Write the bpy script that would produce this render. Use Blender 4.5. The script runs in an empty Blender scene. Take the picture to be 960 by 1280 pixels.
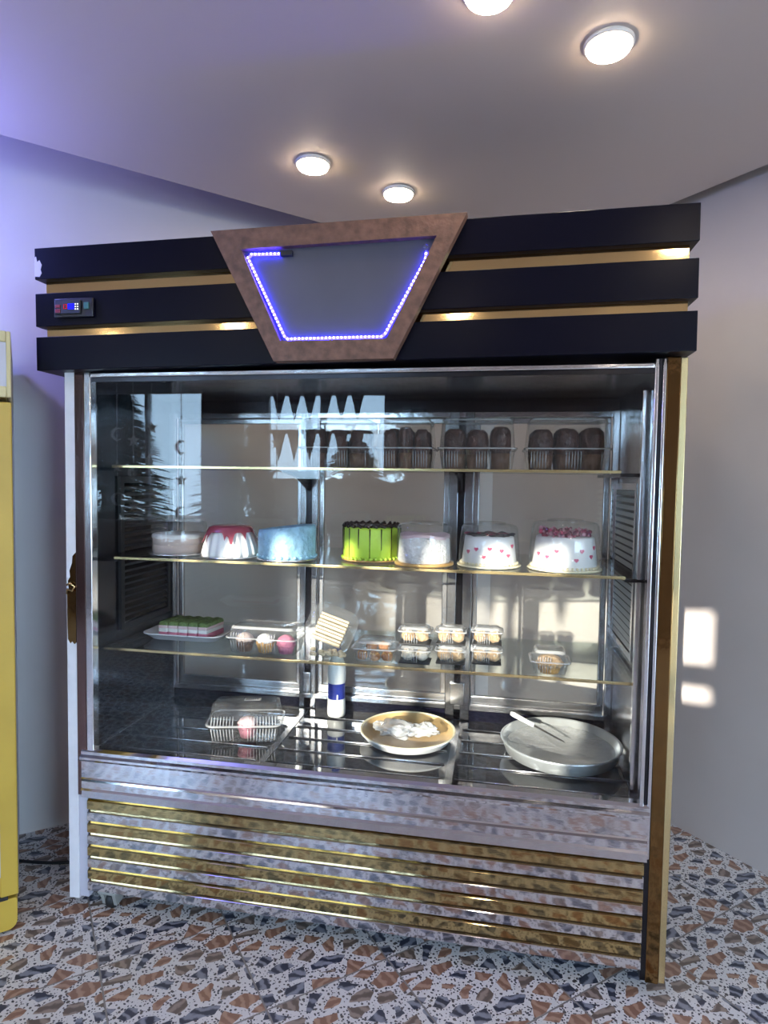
import bpy, bmesh, math, random
from mathutils import Vector, Matrix, noise
R = math.radians
PI = math.pi
sc = bpy.context.scene
COL = sc.collection
TILE_ROT = R(40.4)               # the room stands turned to the cabinet
TILE_ORG = (0.266, -0.218, 0.0)  # origin of the room frame in cabinet coordinates

# ------------------------------------------------------------------ materials
def new_mat(name):
    m = bpy.data.materials.new(name); m.use_nodes = True
    nt = m.node_tree
    return m, nt, nt.nodes['Principled BSDF'], nt.nodes['Material Output']

def nd(nt, typ, **kw):
    n = nt.nodes.new(typ)
    for k, v in kw.items():
        if k in ('operation', 'data_type', 'blend_type', 'feature', 'wave_type', 'noise_dimensions', 'distance',
                 'voronoi_dimensions', 'interpolation', 'vector_type', 'interpolation_type'):
            setattr(n, k, v)
        else:
            n.inputs[k].default_value = v
    return n

def pbr(name, col, rough=.5, metal=0., bump=0., bscale=40., var=0., vscale=8., spec=None, coat=0., sss=0., stretch=None, emit=None, estr=0.):
    m, nt, b, out = new_mat(name)
    b.inputs['Base Color'].default_value = (*col, 1)
    b.inputs['Roughness'].default_value = rough
    b.inputs['Metallic'].default_value = metal
    if spec is not None: b.inputs['Specular IOR Level'].default_value = spec
    if coat: b.inputs['Coat Weight'].default_value = coat; b.inputs['Coat Roughness'].default_value = .08
    if emit:
        b.inputs['Emission Color'].default_value = (*emit, 1); b.inputs['Emission Strength'].default_value = estr
    L = nt.links
    if bump or var:
        tc = nd(nt, 'ShaderNodeTexCoord')
        mp = nd(nt, 'ShaderNodeMapping')
        if stretch: mp.inputs['Scale'].default_value = stretch
        L.new(tc.outputs['Object'], mp.inputs['Vector'])
    if bump:
        n = nd(nt, 'ShaderNodeTexNoise', Scale=bscale, Detail=4.)
        L.new(mp.outputs[0], n.inputs['Vector'])
        bp = nd(nt, 'ShaderNodeBump', Strength=bump, Distance=.01)
        L.new(n.outputs['Fac'], bp.inputs['Height']); L.new(bp.outputs[0], b.inputs['Normal'])
    if var:
        n2 = nd(nt, 'ShaderNodeTexNoise', Scale=vscale, Detail=5.)
        L.new(mp.outputs[0], n2.inputs['Vector'])
        r = nd(nt, 'ShaderNodeMapRange'); r.inputs[1].default_value = .3; r.inputs[2].default_value = .7
        L.new(n2.outputs['Fac'], r.inputs[0])
        mx = nd(nt, 'ShaderNodeMix', data_type='RGBA')
        mx.inputs[6].default_value = (*[c*(1-var) for c in col], 1)
        mx.inputs[7].default_value = (*[min(1, c*(1+var)) for c in col], 1)
        L.new(r.outputs[0], mx.inputs[0]); L.new(mx.outputs[2], b.inputs['Base Color'])
    return m

def thin_clear(name, tint, f0, fmax, rough=.0, haze=0., hazecol=(.9, .9, .9), bump=0., bscale=30.):
    """a thin clear sheet: see-through with mirror reflection growing at grazing angles"""
    m, nt, b, out = new_mat(name)
    nt.nodes.remove(b); L = nt.links
    tr = nd(nt, 'ShaderNodeBsdfTransparent', Color=(*tint, 1))
    gl = nd(nt, 'ShaderNodeBsdfGlossy', Roughness=rough)
    lw = nd(nt, 'ShaderNodeLayerWeight', Blend=.5)
    pw = nd(nt, 'ShaderNodeMath', operation='POWER'); pw.inputs[1].default_value = 5.
    L.new(lw.outputs['Facing'], pw.inputs[0])
    mr = nd(nt, 'ShaderNodeMapRange'); mr.inputs[3].default_value = f0; mr.inputs[4].default_value = fmax
    L.new(pw.outputs[0], mr.inputs[0])
    mx = nd(nt, 'ShaderNodeMixShader'); L.new(mr.outputs[0], mx.inputs[0])
    src = tr.outputs[0]
    if haze:
        df = nd(nt, 'ShaderNodeBsdfDiffuse', Color=(*hazecol, 1))
        m2 = nd(nt, 'ShaderNodeMixShader'); m2.inputs[0].default_value = haze
        L.new(tr.outputs[0], m2.inputs[1]); L.new(df.outputs[0], m2.inputs[2]); src = m2.outputs[0]
    L.new(src, mx.inputs[1]); L.new(gl.outputs[0], mx.inputs[2])
    if bump:
        tc = nd(nt, 'ShaderNodeTexCoord')
        n = nd(nt, 'ShaderNodeTexNoise', Scale=bscale, Detail=3.)
        L.new(tc.outputs['Object'], n.inputs['Vector'])
        bp = nd(nt, 'ShaderNodeBump', Strength=bump, Distance=.01)
        L.new(n.outputs['Fac'], bp.inputs['Height']); L.new(bp.outputs[0], gl.inputs['Normal']); L.new(bp.outputs[0], lw.inputs['Normal'])
    L.new(mx.outputs[0], out.inputs['Surface'])
    return m

def emissive(name, col, s):
    m, nt, b, out = new_mat(name); nt.nodes.remove(b)
    e = nd(nt, 'ShaderNodeEmission', Color=(*col, 1), Strength=s)
    nt.links.new(e.outputs[0], out.inputs['Surface'])
    return m

M = {}
M['wall'] = pbr('wall_paint', (.64, .58, .555), .38, bump=.05, bscale=14, var=.03, vscale=3)
M['ceiling'] = pbr('ceiling_paint', (.68, .59, .54), .6, bump=.02, bscale=30)
M['rear'] = pbr('rear_wall_paint', (.22, .19, .19), .6, bump=.04, bscale=30)
M['black'] = pbr('black_lacquer', (.0022, .0022, .008), .28, bump=.02, bscale=60, spec=.12)
M['gold'] = pbr('gold_mirror', (.60, .42, .20), .09, 1., bump=.02, bscale=7, stretch=(1, 1, 3))
M['gold_post'] = pbr('gold_mirror_post', (.22, .13, .05), .09, 1., bump=.14, bscale=14, stretch=(1, 1, .6))
M['gold_slat'] = pbr('gold_slat_mirror', (.47, .36, .17), .06, 1., bump=.035, bscale=11, stretch=(.6, 1, 2))
M['dark_reflection'] = pbr('mirror_dark_reflection', (.20, .13, .12), .12, 1., bump=.12, bscale=18, stretch=(1, 1, .4))  # mirror strip; its reflection of the dark room is put into the colour
M['chrome'] = pbr('chrome_mirror', (.66, .65, .68), .06, 1., bump=.035, bscale=11, stretch=(.6, 1, 2))
M['chrome_frame'] = pbr('chrome_frame', (.74, .74, .76), .14, 1., bump=.10, bscale=30, stretch=(.5, 1, .5))
M['steel'] = pbr('brushed_steel', (.36, .36, .37), .22, 1., bump=.14, bscale=9)
M['steel_dark'] = pbr('dark_steel', (.045, .045, .052), .22, 1., bump=.12, bscale=9)
M['white_paint'] = pbr('white_film', (.74, .74, .78), .35, bump=.1, bscale=25, var=.06, vscale=14)
M['wood'] = pbr('brown_board', (.145, .072, .048), .5, bump=.25, bscale=60, var=.35, vscale=38)
M['sign'] = pbr('sign_metal', (.085, .085, .11), .45, .2, var=.08, vscale=5)
M['rubber'] = pbr('black_rubber', (.012, .012, .014), .5)
M['caster'] = pbr('caster_plastic', (.30, .30, .28), .45)
M['case_floor'] = pbr('black_glass', (.018, .019, .022), .045, 0., bump=.01, bscale=8, spec=.9, coat=.7)
M['glass'] = thin_clear('front_glass', (.975, .98, .975), .021, .55)
M['back_glass'] = thin_clear('back_glass', (.90, .91, .90), .06, .6, .02, haze=.02, bump=.2, bscale=5.)
M['shelf_glass'] = thin_clear('shelf_glass', (.93, .965, .95), .035, .55)
M['plastic'] = thin_clear('clear_plastic', (.94, .945, .945), .055, .8, .04, haze=.035, bump=.12, bscale=45)
M['plastic_rim'] = thin_clear('clear_plastic_rim', (.93, .935, .935), .16, .9, .05, haze=.30, bump=.1, bscale=45)
M['film'] = thin_clear('cling_film', (.92, .93, .93), .12, .8, .18, haze=.30, hazecol=(.86, .87, .88), bump=.6, bscale=26)
M['brass'] = pbr('brass_trim', (.72, .58, .30), .24, 1.)
M['led'] = emissive('led_bead', (.82, .80, 1.), 7.)
M['led_tube'] = emissive('led_tube_glow', (.012, .009, 1.), 20.)
M['lamp'] = emissive('lamp_disc', (1., .85, .68), 54.)
M['lamp_side'] = emissive('lamp_side_glow', (1., .80, .58), 17.)
M['lamp_ring'] = pbr('lamp_ring', (.86, .82, .76), .4)
M['blue_disp'] = emissive('display_blue', (.01, .01, .9), 1.1)
M['red_disp'] = emissive('display_red', (.75, .02, .06), .5)
M['dot'] = emissive('display_dot', (.75, .8, .9), .8)
M['green_btn'] = pbr('green_button', (.04, .16, .15), .3)
M['red_btn'] = pbr('red_button', (.22, .02, .04), .3)
M['bezel'] = pbr('controller_bezel', (.012, .012, .022), .3)
M['yellow'] = pbr('yellow_enamel', (.52, .355, .05), .45, bump=.03, bscale=30, var=.08, vscale=4)
M['cream'] = pbr('cream_plastic', (.62, .54, .28), .4)
M['lightbox'] = pbr('lightbox_acrylic', (.52, .52, .60), .3)
M['fridge_dark'] = pbr('fridge_interior', (.015, .016, .03), .35)
M['navy'] = pbr('navy_sticker', (.012, .015, .10), .35)
M['white'] = pbr('white_plastic', (.80, .80, .79), .4)
M['foam'] = pbr('foam_tray', (.72, .73, .78), .6)
M['board_gold'] = pbr('gold_cake_board', (.55, .33, .12), .35, .4)
M['board_silver'] = pbr('silver_cake_board', (.62, .62, .64), .25, .8)
M['board_cream'] = pbr('cream_cake_board', (.80, .72, .50), .4)
M['cream_white'] = pbr('white_cream', (.82, .81, .79), .55, bump=.25, bscale=30)
M['cream_rough'] = pbr('flaked_white_cream', (.80, .77, .73), .6, bump=1., bscale=90, var=.12, vscale=60)
M['cream_blue'] = pbr('blue_cream', (.30, .52, .66), .55, bump=1., bscale=45, var=.22, vscale=35)
M['cream_green'] = pbr('lime_cream', (.47, .68, .07), .5, bump=.35, bscale=40)
M['cream_pink'] = pbr('pale_pink_cream', (.70, .52, .54), .55, bump=.2, bscale=30)
M['cream_beige'] = pbr('beige_pink_cream', (.60, .47, .42), .55, bump=.25, bscale=30)
M['red_glaze'] = pbr('red_glaze', (.40, .085, .115), .25, coat=.5)
M['choc'] = pbr('dark_chocolate', (.022, .012, .009), .3, bump=.5, bscale=60)
M['muffin'] = pbr('chocolate_muffin', (.058, .020, .013), .45, bump=1., bscale=60, var=.4, vscale=40)
M['muffin_cup'] = pbr('brown_paper_cup', (.13, .06, .032), .55, bump=.2, bscale=60)
M['heart'] = pbr('pink_sugar', (.62, .07, .16), .4)
M['berry'] = pbr('crimson_crumb', (.24, .02, .055), .5, var=.5, vscale=60)
M['berry_pale'] = pbr('pink_crumb', (.62, .30, .36), .5)
M['pink'] = pbr('pink_sponge', (.62, .20, .30), .6, bump=.5, bscale=50, var=.15, vscale=40)
M['mauve'] = pbr('mauve_sponge', (.30, .11, .15), .6, bump=.6, bscale=50, var=.3, vscale=40)
M['green_crumb'] = pbr('pistachio_crumb', (.16, .25, .08), .7, bump=1., bscale=120, var=.35, vscale=90)
M['orange'] = pbr('golden_cake', (.66, .36, .10), .6, bump=.6, bscale=50, var=.2, vscale=40)
M['cookie'] = pbr('orange_cookie', (.50, .22, .085), .65, bump=1., bscale=60, var=.35, vscale=50)
M['puff'] = pbr('nutty_pastry', (.60, .40, .22), .6, bump=1., bscale=70, var=.4, vscale=55)
M['puff_white'] = pbr('sugared_pastry', (.78, .70, .58), .6, bump=.7, bscale=60, var=.15, vscale=50)
M['wafer'] = pbr('wafer_cream', (.62, .50, .32), .6, bump=.5, bscale=60, var=.1, vscale=50)
M['wafer_dark'] = pbr('wafer_layer', (.10, .06, .04), .6)
M['bottle'] = pbr('milk_bottle', (.78, .78, .74), .3)
M['bottle_label'] = pbr('blue_label', (.02, .035, .26), .35)
M['bamboo'] = pbr('tan_tray', (.56, .38, .17), .35, bump=.1, bscale=14, var=.2, vscale=9)
M['tin'] = pbr('galvanised_tray', (.62, .65, .66), .32, .65, bump=.1, bscale=20, var=.12, vscale=12)
M['knife'] = pbr('knife_blade', (.5, .5, .5), .2, 1.)
M['cable'] = pbr('black_cable', (.01, .01, .012), .5)
M['foliage'] = pbr('dark_foliage', (.012, .022, .014), .8, var=.4, vscale=3)
M['bark'] = pbr('bark', (.05, .035, .025), .9)
M['ground'] = pbr('outside_ground', (.20, .19, .17), .9, var=.2, vscale=1)
M['pennant'] = pbr('pennant_cloth', (.06, .02, .03), .8)
M['garland'] = pbr('garland_white', (.85, .85, .85), .4)
M['winframe'] = pbr('window_frame', (.30, .29, .30), .4)
M['louver'] = pbr('louvre_plastic', (.62, .63, .62), .45)
M['door_frame'] = pbr('door_frame_metal', (.55, .55, .56), .22, 1., bump=.12, bscale=14)

def floor_mat():
    m, nt, b, out = new_mat('terrazzo_tile'); L = nt.links
    def math_(op, a, c=None, d=None):
        n = nd(nt, 'ShaderNodeMath', operation=op)
        for i, v in enumerate((a, c, d)):
            if v is None: continue
            if isinstance(v, (int, float)): n.inputs[i].default_value = v
            else: L.new(v, n.inputs[i])
        return n.outputs[0]
    def ramp(x, lo, hi):
        n = nd(nt, 'ShaderNodeMapRange', interpolation_type='SMOOTHSTEP')
        n.inputs[1].default_value = lo; n.inputs[2].default_value = hi; L.new(x, n.inputs[0]); return n.outputs[0]
    def mix(f, a, c):
        n = nd(nt, 'ShaderNodeMix', data_type='RGBA')
        if isinstance(f, (int, float)): n.inputs[0].default_value = f
        else: L.new(f, n.inputs[0])
        for i, v in ((6, a), (7, c)):
            if isinstance(v, tuple): n.inputs[i].default_value = (*v, 1)
            else: L.new(v, n.inputs[i])
        return n.outputs[2]
    tc = nd(nt, 'ShaderNodeTexCoord')
    sep = nd(nt, 'ShaderNodeSeparateXYZ'); L.new(tc.outputs['Object'], sep.inputs[0])
    # same stone layout in every tile, as the printed tiles repeat
    T = .4
    fx = math_('FRACT', math_('DIVIDE', sep.outputs[0], T)); fy = math_('FRACT', math_('DIVIDE', sep.outputs[1], T))
    comb = nd(nt, 'ShaderNodeCombineXYZ')
    L.new(fx, comb.inputs[0]); L.new(fy, comb.inputs[1])
    P = comb.outputs[0]
    wob = nd(nt, 'ShaderNodeTexNoise', Scale=9., Detail=2.); L.new(P, wob.inputs['Vector'])
    wv = nd(nt, 'ShaderNodeVectorMath', operation='MULTIPLY_ADD')
    L.new(wob.outputs['Color'], wv.inputs[0]); wv.inputs[1].default_value = (.05, .05, 0)
    L.new(P, wv.inputs[2]); PW = wv.outputs[0]
    stretch = nd(nt, 'ShaderNodeMapping'); stretch.inputs['Rotation'].default_value = (0, 0, R(-38)); stretch.inputs['Scale'].default_value = (1., 1.5, 1)
    L.new(PW, stretch.inputs['Vector']); PS = stretch.outputs[0]
    SC = 4.9
    v1 = nd(nt, 'ShaderNodeTexVoronoi', feature='F1', voronoi_dimensions='2D', Scale=SC); L.new(PS, v1.inputs['Vector'])
    v1.inputs['Randomness'].default_value = .85
    v2 = nd(nt, 'ShaderNodeTexVoronoi', feature='DISTANCE_TO_EDGE', voronoi_dimensions='2D', Scale=SC); L.new(PS, v2.inputs['Vector'])
    v2.inputs['Randomness'].default_value = .85
    csep = nd(nt, 'ShaderNodeSeparateColor'); L.new(v1.outputs['Color'], csep.inputs[0])
    thr = math_('MULTIPLY_ADD', csep.outputs[0], .14, .095)
    d = math_('SUBTRACT', v2.outputs['Distance'], thr)
    chip = ramp(d, 0., .012)
    # bands in each stone
    ang = math_('MULTIPLY_ADD', csep.outputs[1], 2.2, -.2)
    px = nd(nt, 'ShaderNodeSeparateXYZ'); L.new(PW, px.inputs[0])
    proj = math_('ADD', math_('MULTIPLY', px.outputs[0], math_('COSINE', ang)), math_('MULTIPLY', px.outputs[1], math_('SINE', ang)))
    wn = nd(nt, 'ShaderNodeTexNoise', Scale=14., Detail=3.); L.new(P, wn.inputs['Vector'])
    ph = math_('ADD', math_('MULTIPLY', proj, 80.), math_('MULTIPLY', wn.outputs['Fac'], 6.))
    ph = math_('ADD', ph, math_('MULTIPLY', csep.outputs[2], 30.))
    band = ramp(math_('SINE', ph), -.5, .9)
    brown = mix(band, (.25, .135, .095), (.40, .25, .18))
    brown2 = mix(band, (.14, .105, .09), (.30, .235, .20))
    blue = mix(band, (.04, .045, .07), (.24, .25, .30))
    kb = ramp(csep.outputs[2], .66, .661)
    kb2 = ramp(csep.outputs[2], .40, .401)
    stone = mix(kb, mix(kb2, brown, brown2), blue)
    # fine black grains in the pale ground
    s1 = nd(nt, 'ShaderNodeTexVoronoi', feature='F1', voronoi_dimensions='2D', Scale=40.); L.new(PW, s1.inputs['Vector'])
    ss = nd(nt, 'ShaderNodeSeparateColor'); L.new(s1.outputs['Color'], ss.inputs[0])
    gr = math_('SUBTRACT', math_('MULTIPLY_ADD', ss.outputs[0], .42, -.02), s1.outputs['Distance'])
    grain = ramp(gr, 0., .05)
    s2 = nd(nt, 'ShaderNodeTexVoronoi', feature='F1', voronoi_dimensions='2D', Scale=22.); L.new(P, s2.inputs['Vector'])
    ss2 = nd(nt, 'ShaderNodeSeparateColor'); L.new(s2.outputs['Color'], ss2.inputs[0])
    grain2 = ramp(math_('SUBTRACT', math_('MULTIPLY_ADD', ss2.outputs[0], .34, -.02), s2.outputs['Distance']), 0., .04)
    pale = mix(grain, (.66, .64, .64), (.05, .05, .065))
    pale = mix(grain2, pale, (.10, .085, .085))
    col = mix(chip, pale, stone)
    # joints
    def edge(f): return math_('MINIMUM', f, math_('SUBTRACT', 1., f))
    e = math_('MINIMUM', edge(fx), edge(fy))
    joint = ramp(e, .004, .009)
    col = mix(joint, (.23, .21, .20), col)
    L.new(col, b.inputs['Base Color'])
    b.inputs['Roughness'].default_value = .3
    b.inputs['Specular IOR Level'].default_value = .45
    bp = nd(nt, 'ShaderNodeBump', Strength=.35, Distance=.002); L.new(joint, bp.inputs['Height']); L.new(bp.outputs[0], b.inputs['Normal'])
    return m
M['floor'] = floor_mat()

# ------------------------------------------------------------------ mesh helpers
class MB:
    def __init__(s): s.bm = bmesh.new(); s.mats = []
    def mi(s, m):
        m = M[m]
        if m not in s.mats: s.mats.append(m)
        return s.mats.index(m)
    def _fin(s, faces, m, smooth):
        i = s.mi(m)
        for f in faces: f.material_index = i; f.smooth = smooth
    def box(s, m, x0, x1, y0, y1, z0, z1, bevel=0., tilt=None):
        vs = [s.bm.verts.new((x, y, z)) for x in (x0, x1) for y in (y0, y1) for z in (z0, z1)]
        q = ((0, 1, 3, 2), (4, 6, 7, 5), (0, 4, 5, 1), (2, 3, 7, 6), (0, 2, 6, 4), (1, 5, 7, 3))
        fs = [s.bm.faces.new([vs[i] for i in f]) for f in q]
        s._fin(fs, m, False)
        if bevel:
            es = list({e for f in fs for e in f.edges})
            r = bmesh.ops.bevel(s.bm, geom=es, offset=bevel, segments=2, affect='EDGES', profile=.6)
            s._fin(r['faces'], m, True)
        return vs
    def prism(s, m, pts, axis, a, b_, bevel=0.):
        """pts: polygon in the two other axes; extruded from a to b_ along axis (0,1,2)"""
        def mk(p, t):
            if axis == 0: return (t, p[0], p[1])
            if axis == 1: return (p[0], t, p[1])
            return (p[0], p[1], t)
        A = [s.bm.verts.new(mk(p, a)) for p in pts]; B = [s.bm.verts.new(mk(p, b_)) for p in pts]
        n = len(pts)
        fs = [s.bm.faces.new(A), s.bm.faces.new(B[::-1])]
        fs += [s.bm.faces.new((A[i], B[i], B[(i+1) % n], A[(i+1) % n])) for i in range(n)]
        s._fin(fs, m, False)
        bmesh.ops.recalc_face_normals(s.bm, faces=fs)
        if bevel:
            es = list({e for f in fs for e in f.edges})
            r = bmesh.ops.bevel(s.bm, geom=es, offset=bevel, segments=2, affect='EDGES')
            s._fin(r['faces'], m, True)
    def rings(s, m, rings, close=True, cap0=False, cap1=False, smooth=True):
        V = [[s.bm.verts.new(p) for p in r] for r in rings]
        fs = []
        n = len(V[0])
        for i in range(len(V)-1):
            for j in range(n if close else n-1):
                k = (j+1) % n
                fs.append(s.bm.faces.new((V[i][j], V[i][k], V[i+1][k], V[i+1][j])))
        if cap0: fs.append(s.bm.faces.new(V[0][::-1]))
        if cap1: fs.append(s.bm.faces.new(V[-1]))
        s._fin(fs, m, smooth)
        return V
    def lathe(s, m, prof, c=(0, 0, 0), n=32, rf=None, zf=None, cap0=False, cap1=False, smooth=True, sx=1., sy=1.):
        """prof: list of (r,z); rf(angle,r,z) scales the radius, zf(angle,r,z) shifts the height"""
        rg = []
        for r, z in prof:
            row = []
            for j in range(n):
                a = 2*PI*j/n
                rr = r*(rf(a, r, z) if rf else 1.)
                zz = z+(zf(a, r, z) if zf else 0.)
                row.append((c[0]+rr*math.cos(a)*sx, c[1]+rr*math.sin(a)*sy, c[2]+zz))
            rg.append(row)
        s.rings(m, rg, cap0=cap0, cap1=cap1, smooth=smooth)
    def loft(s, m, secs, n=6, cap0=False, cap1=False, smooth=True, rib=0., ribs=0):
        """rounded rectangles: (w, d, z, radius[, cx, cy])"""
        rg = []
        for sec in secs:
            w, d, z, r = sec[:4]; cx, cy = sec[4:6] if len(sec) > 4 else (0, 0)
            row = []
            for k, (sx, sy) in enumerate(((1, 1), (-1, 1), (-1, -1), (1, -1))):
                for j in range(n+1):
                    a = PI/2*k+PI/2*j/n
                    row.append((cx+sx*(w/2-r)+r*math.cos(a), cy+sy*(d/2-r)+r*math.sin(a), z))
            rg.append(row)
        s.rings(m, rg, cap0=cap0, cap1=cap1, smooth=smooth)
    def tube(s, m, pts, r, n=8, caps=True):
        rg = []
        P = [Vector(p) for p in pts]
        up = None
        for i, p in enumerate(P):
            t = (P[min(i+1, len(P)-1)]-P[max(i-1, 0)]).normalized()
            if up is None:
                up = t.orthogonal().normalized()
            up = (up-t*up.dot(t)).normalized()
            s2 = t.cross(up)
            rr = r[i] if isinstance(r, (list, tuple)) else r
            rg.append([tuple(p+(up*math.cos(2*PI*j/n)+s2*math.sin(2*PI*j/n))*rr) for j in range(n)])
        s.rings(m, rg, cap0=caps, cap1=caps)
    def ball(s, m, c, r, sub=2, scale=(1, 1, 1), rough=0., seed=0, fr=18.):
        res = bmesh.ops.create_icosphere(s.bm, subdivisions=sub, radius=1.)
        for v in res['verts']:
            p = v.co.copy()
            k = 1.+(rough*noise.noise(p*fr/10+Vector((seed*3.1, seed*1.7, seed))) if rough else 0)
            v.co = Vector(c)+Vector((p.x*scale[0], p.y*scale[1], p.z*scale[2]))*r*k
        fs = {f for v in res['verts'] for f in v.link_faces}
        s._fin(fs, m, True)
    def jitter(s, amp, fr, seed=0):
        for v in s.bm.verts:
            nv = noise.noise_vector(v.co*fr+Vector((seed, seed*2, 0)))
            v.co += nv*amp
    def xf(s, mat):
        bmesh.ops.transform(s.bm, matrix=mat, verts=s.bm.verts)
        return s
    def build(s, name, parent=None, loc=None, rot=None):
        me = bpy.data.meshes.new(name); s.bm.normal_update(); s.bm.to_mesh(me); s.bm.free()
        for m in s.mats: me.materials.append(m)
        o = bpy.data.objects.new(name, me); COL.objects.link(o)
        if parent: o.parent = parent
        if loc: o.location = loc
        if rot: o.rotation_euler = rot
        return o

def tag(o, label, cat, group=None, kind=None):
    o['label'] = label; o['category'] = cat
    if group: o['group'] = group
    if kind: o['kind'] = kind
    return o
def thing(name, loc, label, cat, group=None, rz=0.):
    o = bpy.data.objects.new(name, None); COL.objects.link(o)
    o.location = loc; o.rotation_euler = (0, 0, rz); o.empty_display_size = .05
    return tag(o, label, cat, group)
def copy_thing(src, loc, label, group=None, rz=None):
    c = src.copy(); COL.objects.link(c); c.location = loc; c['label'] = label
    if rz is not None: c.rotation_euler[2] = rz
    if group: c['group'] = group
    for ch in src.children:
        k = ch.copy(); COL.objects.link(k); k.parent = c
        for g in ch.children:
            d = g.copy(); COL.objects.link(d); d.parent = k
    return c
def struct(o):
    o['kind'] = 'structure'; return o
def room(o):
    """place an object modelled in the room frame"""
    o.location = TILE_ORG; o.rotation_euler = (0, 0, TILE_ROT); return o
def r2c(x, y, z=0.):
    c, s = math.cos(TILE_ROT), math.sin(TILE_ROT)
    return Vector((TILE_ORG[0]+c*x-s*y, TILE_ORG[1]+s*x+c*y, z))

# ------------------------------------------------------------------ the room
b = MB()
b.prism('floor', [(-9, -7.5), (2.32, -7.5), (2.32, .95), (-9, .95)], 2, -.05, 0.)
struct(room(b.build('floor')))
b = MB(); b.box('wall', -9, 2.32, .95, 1.07, 0, 3.02)
struct(room(b.build('wall_left')))
b = MB(); b.box('wall', 2.32, 2.44, -7.5, 1.07, 0, 3.02)
struct(room(b.build('wall_right')))
# the dropped ceiling stops short of both walls
b = MB(); b.prism('ceiling', [(-5.2, -4.65), (1.447, 1.819), (7.16, -4.64), (7.16, -4.66)], 2, 2.73, 2.80)
struct(b.build('ceiling'))
b = MB(); b.prism('ceiling', [(-6.6, -4.65), (1.417, 2.17), (7.2, -4.65)], 2, 3.02, 3.1)
struct(b.build('ceiling_upper'))

# rear wall with shop windows, mirrored and added ones, behind the viewer
YR = -4.5
OPEN = [(-3.15, -1.76, 1.0, 2.50), (-1.04, .30, 1.50, 2.46), (.46, .725, 1.87, 2.30), (3.9, 6.85, .05, 2.65), (-5.4, -4.6, .9, 2.5)]  # third opening added to shape the sun patches, last two for extra daylight
b = MB()
xs = sorted({-6.4, 7.1, *[o[0] for o in OPEN], *[o[1] for o in OPEN]})
for x0, x1 in zip(xs[:-1], xs[1:]):
    op = [o for o in OPEN if o[0] <= x0+.001 and o[1] >= x1-.001]
    if not op: b.box('rear', x0, x1, YR-.15, YR, 0, 3.02)
    else:
        b.box('rear', x0, x1, YR-.15, YR, 0, op[0][2]); b.box('rear', x0, x1, YR-.15, YR, op[0][3], 3.02)
struct(b.build('wall_rear'))
for i, (x0, x1, z0, z1) in enumerate(OPEN):
    b = MB(); t = .015 if i == 2 else .035; y0, y1 = YR-.11, YR-.05
    b.box('winframe', x0, x1, y0, y1, z0, z0+t); b.box('winframe', x0, x1, y0, y1, z1-t, z1)
    b.box('winframe', x0, x0+t, y0, y1, z0+t, z1-t); b.box('winframe', x1-t, x1, y0, y1, z0+t, z1-t)
    if i == 2: b.box('winframe', x0+t, x1-t, YR-.15, YR-.01, 1.965, 2.045)  # bar added to split the sun patch on the right wall
    elif i != 1:
        xm = (x0+x1)/2; b.box('winframe', xm-.02, xm+.02, y0, y1, z0+t, z1-t)
    else:
        for xm in (-.40,): b.box('winframe', xm-.03, xm+.03, y0, y1, z0+t, z1-t)
        b.box('winframe', x0+t, x1-t, y0, y1, 2.02, 2.06)
    struct(b.build('window_%d' % (i+1)))
b = MB(); b.box('ground', -14, 14, -22, YR-.16, -.06, -.01); struct(b.build('ground'))

# ceiling lamps
def lamp(x, y, label, first=[None]):
    if first[0] is None:
        t = thing('ceiling_lamp', (x, y, 2.73), label, 'ceiling light', 'round lamps in the ceiling')
        r = MB(); r.lathe('lamp_ring', [(.064, 0), (.067, -.003), (.067, -.009), (.063, -.013), (.059, -.013), (.059, -.008)], n=40)
        r.build('rim', t)
        d = MB(); d.lathe('lamp', [(.0005, -.0235), (.050, -.0235), (.0565, -.021)], n=40); d.lathe('lamp_side', [(.0565, -.021), (.058, -.018), (.0588, -.008)], n=40); d.build('diffuser', t)
        first[0] = t
        return t
    return copy_thing(first[0], (x, y, 2.73), label, 'round lamps in the ceiling')
lamp(1.719, -.048, 'glowing round ceiling lamp above the right half of the cabinet, the largest in view')
lamp(.726, .453, 'glowing round ceiling lamp above the wooden sign frame, left of its twin')
lamp(1.011, .737, 'glowing round ceiling lamp deepest into the corner, just above the sign frame')
lamp(1.399, -.288, 'glowing round ceiling lamp cut off by the top edge of the photo')
for k, (x, y) in enumerate(((.2, -1.6), (1.15, -2.6), (2.3, -1.5), (3.4, -2.4), (-.6, -2.8), (2.4, -3.6), (-1.9, -3.2), (4.6, -3.4))):
    lamp(x, y, 'glowing round ceiling lamp over the shop floor behind the viewer, %s of eight' % ['first', 'second', 'third', 'fourth', 'fifth', 'sixth', 'seventh', 'eighth'][k])

# ------------------------------------------------------------------ the display cabinet
cab = thing('display_cabinet', (0, 0, 0), 'tall glass pastry display cabinet with black header boards, chrome and gold slatted base', 'display cabinet')
W = 1.965; D = .66
TI = .0093
def tilt(o):      # the header leans up a little towards the right
    o.rotation_euler = (0, -math.atan(TI), 0); return o
HZ = [(1.870, 1.979), (2.013, 2.120), (2.166, 2.267)]
for k, (z0, z1) in enumerate(HZ):
    b = MB(); b.box('black', -.046, 1.991, -.05, D, z0, z1, bevel=.002)
    hb = tilt(b.build('header_board', cab))
    if k == 2:
        b = MB()
        pts = [(-.0465, 2.205), (-.0465, 2.176), (-.028, 2.174), (-.020, 2.186), (-.024, 2.197), (-.019, 2.212), (-.028, 2.228), (-.036, 2.222), (-.040, 2.240), (-.0465, 2.236)]
        b.prism('wall', pts, 1, -.0508, -.0500); ch = b.build('paint_chip', hb)
        ch['label'] = 'chipped pale patch at the left end'
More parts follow.
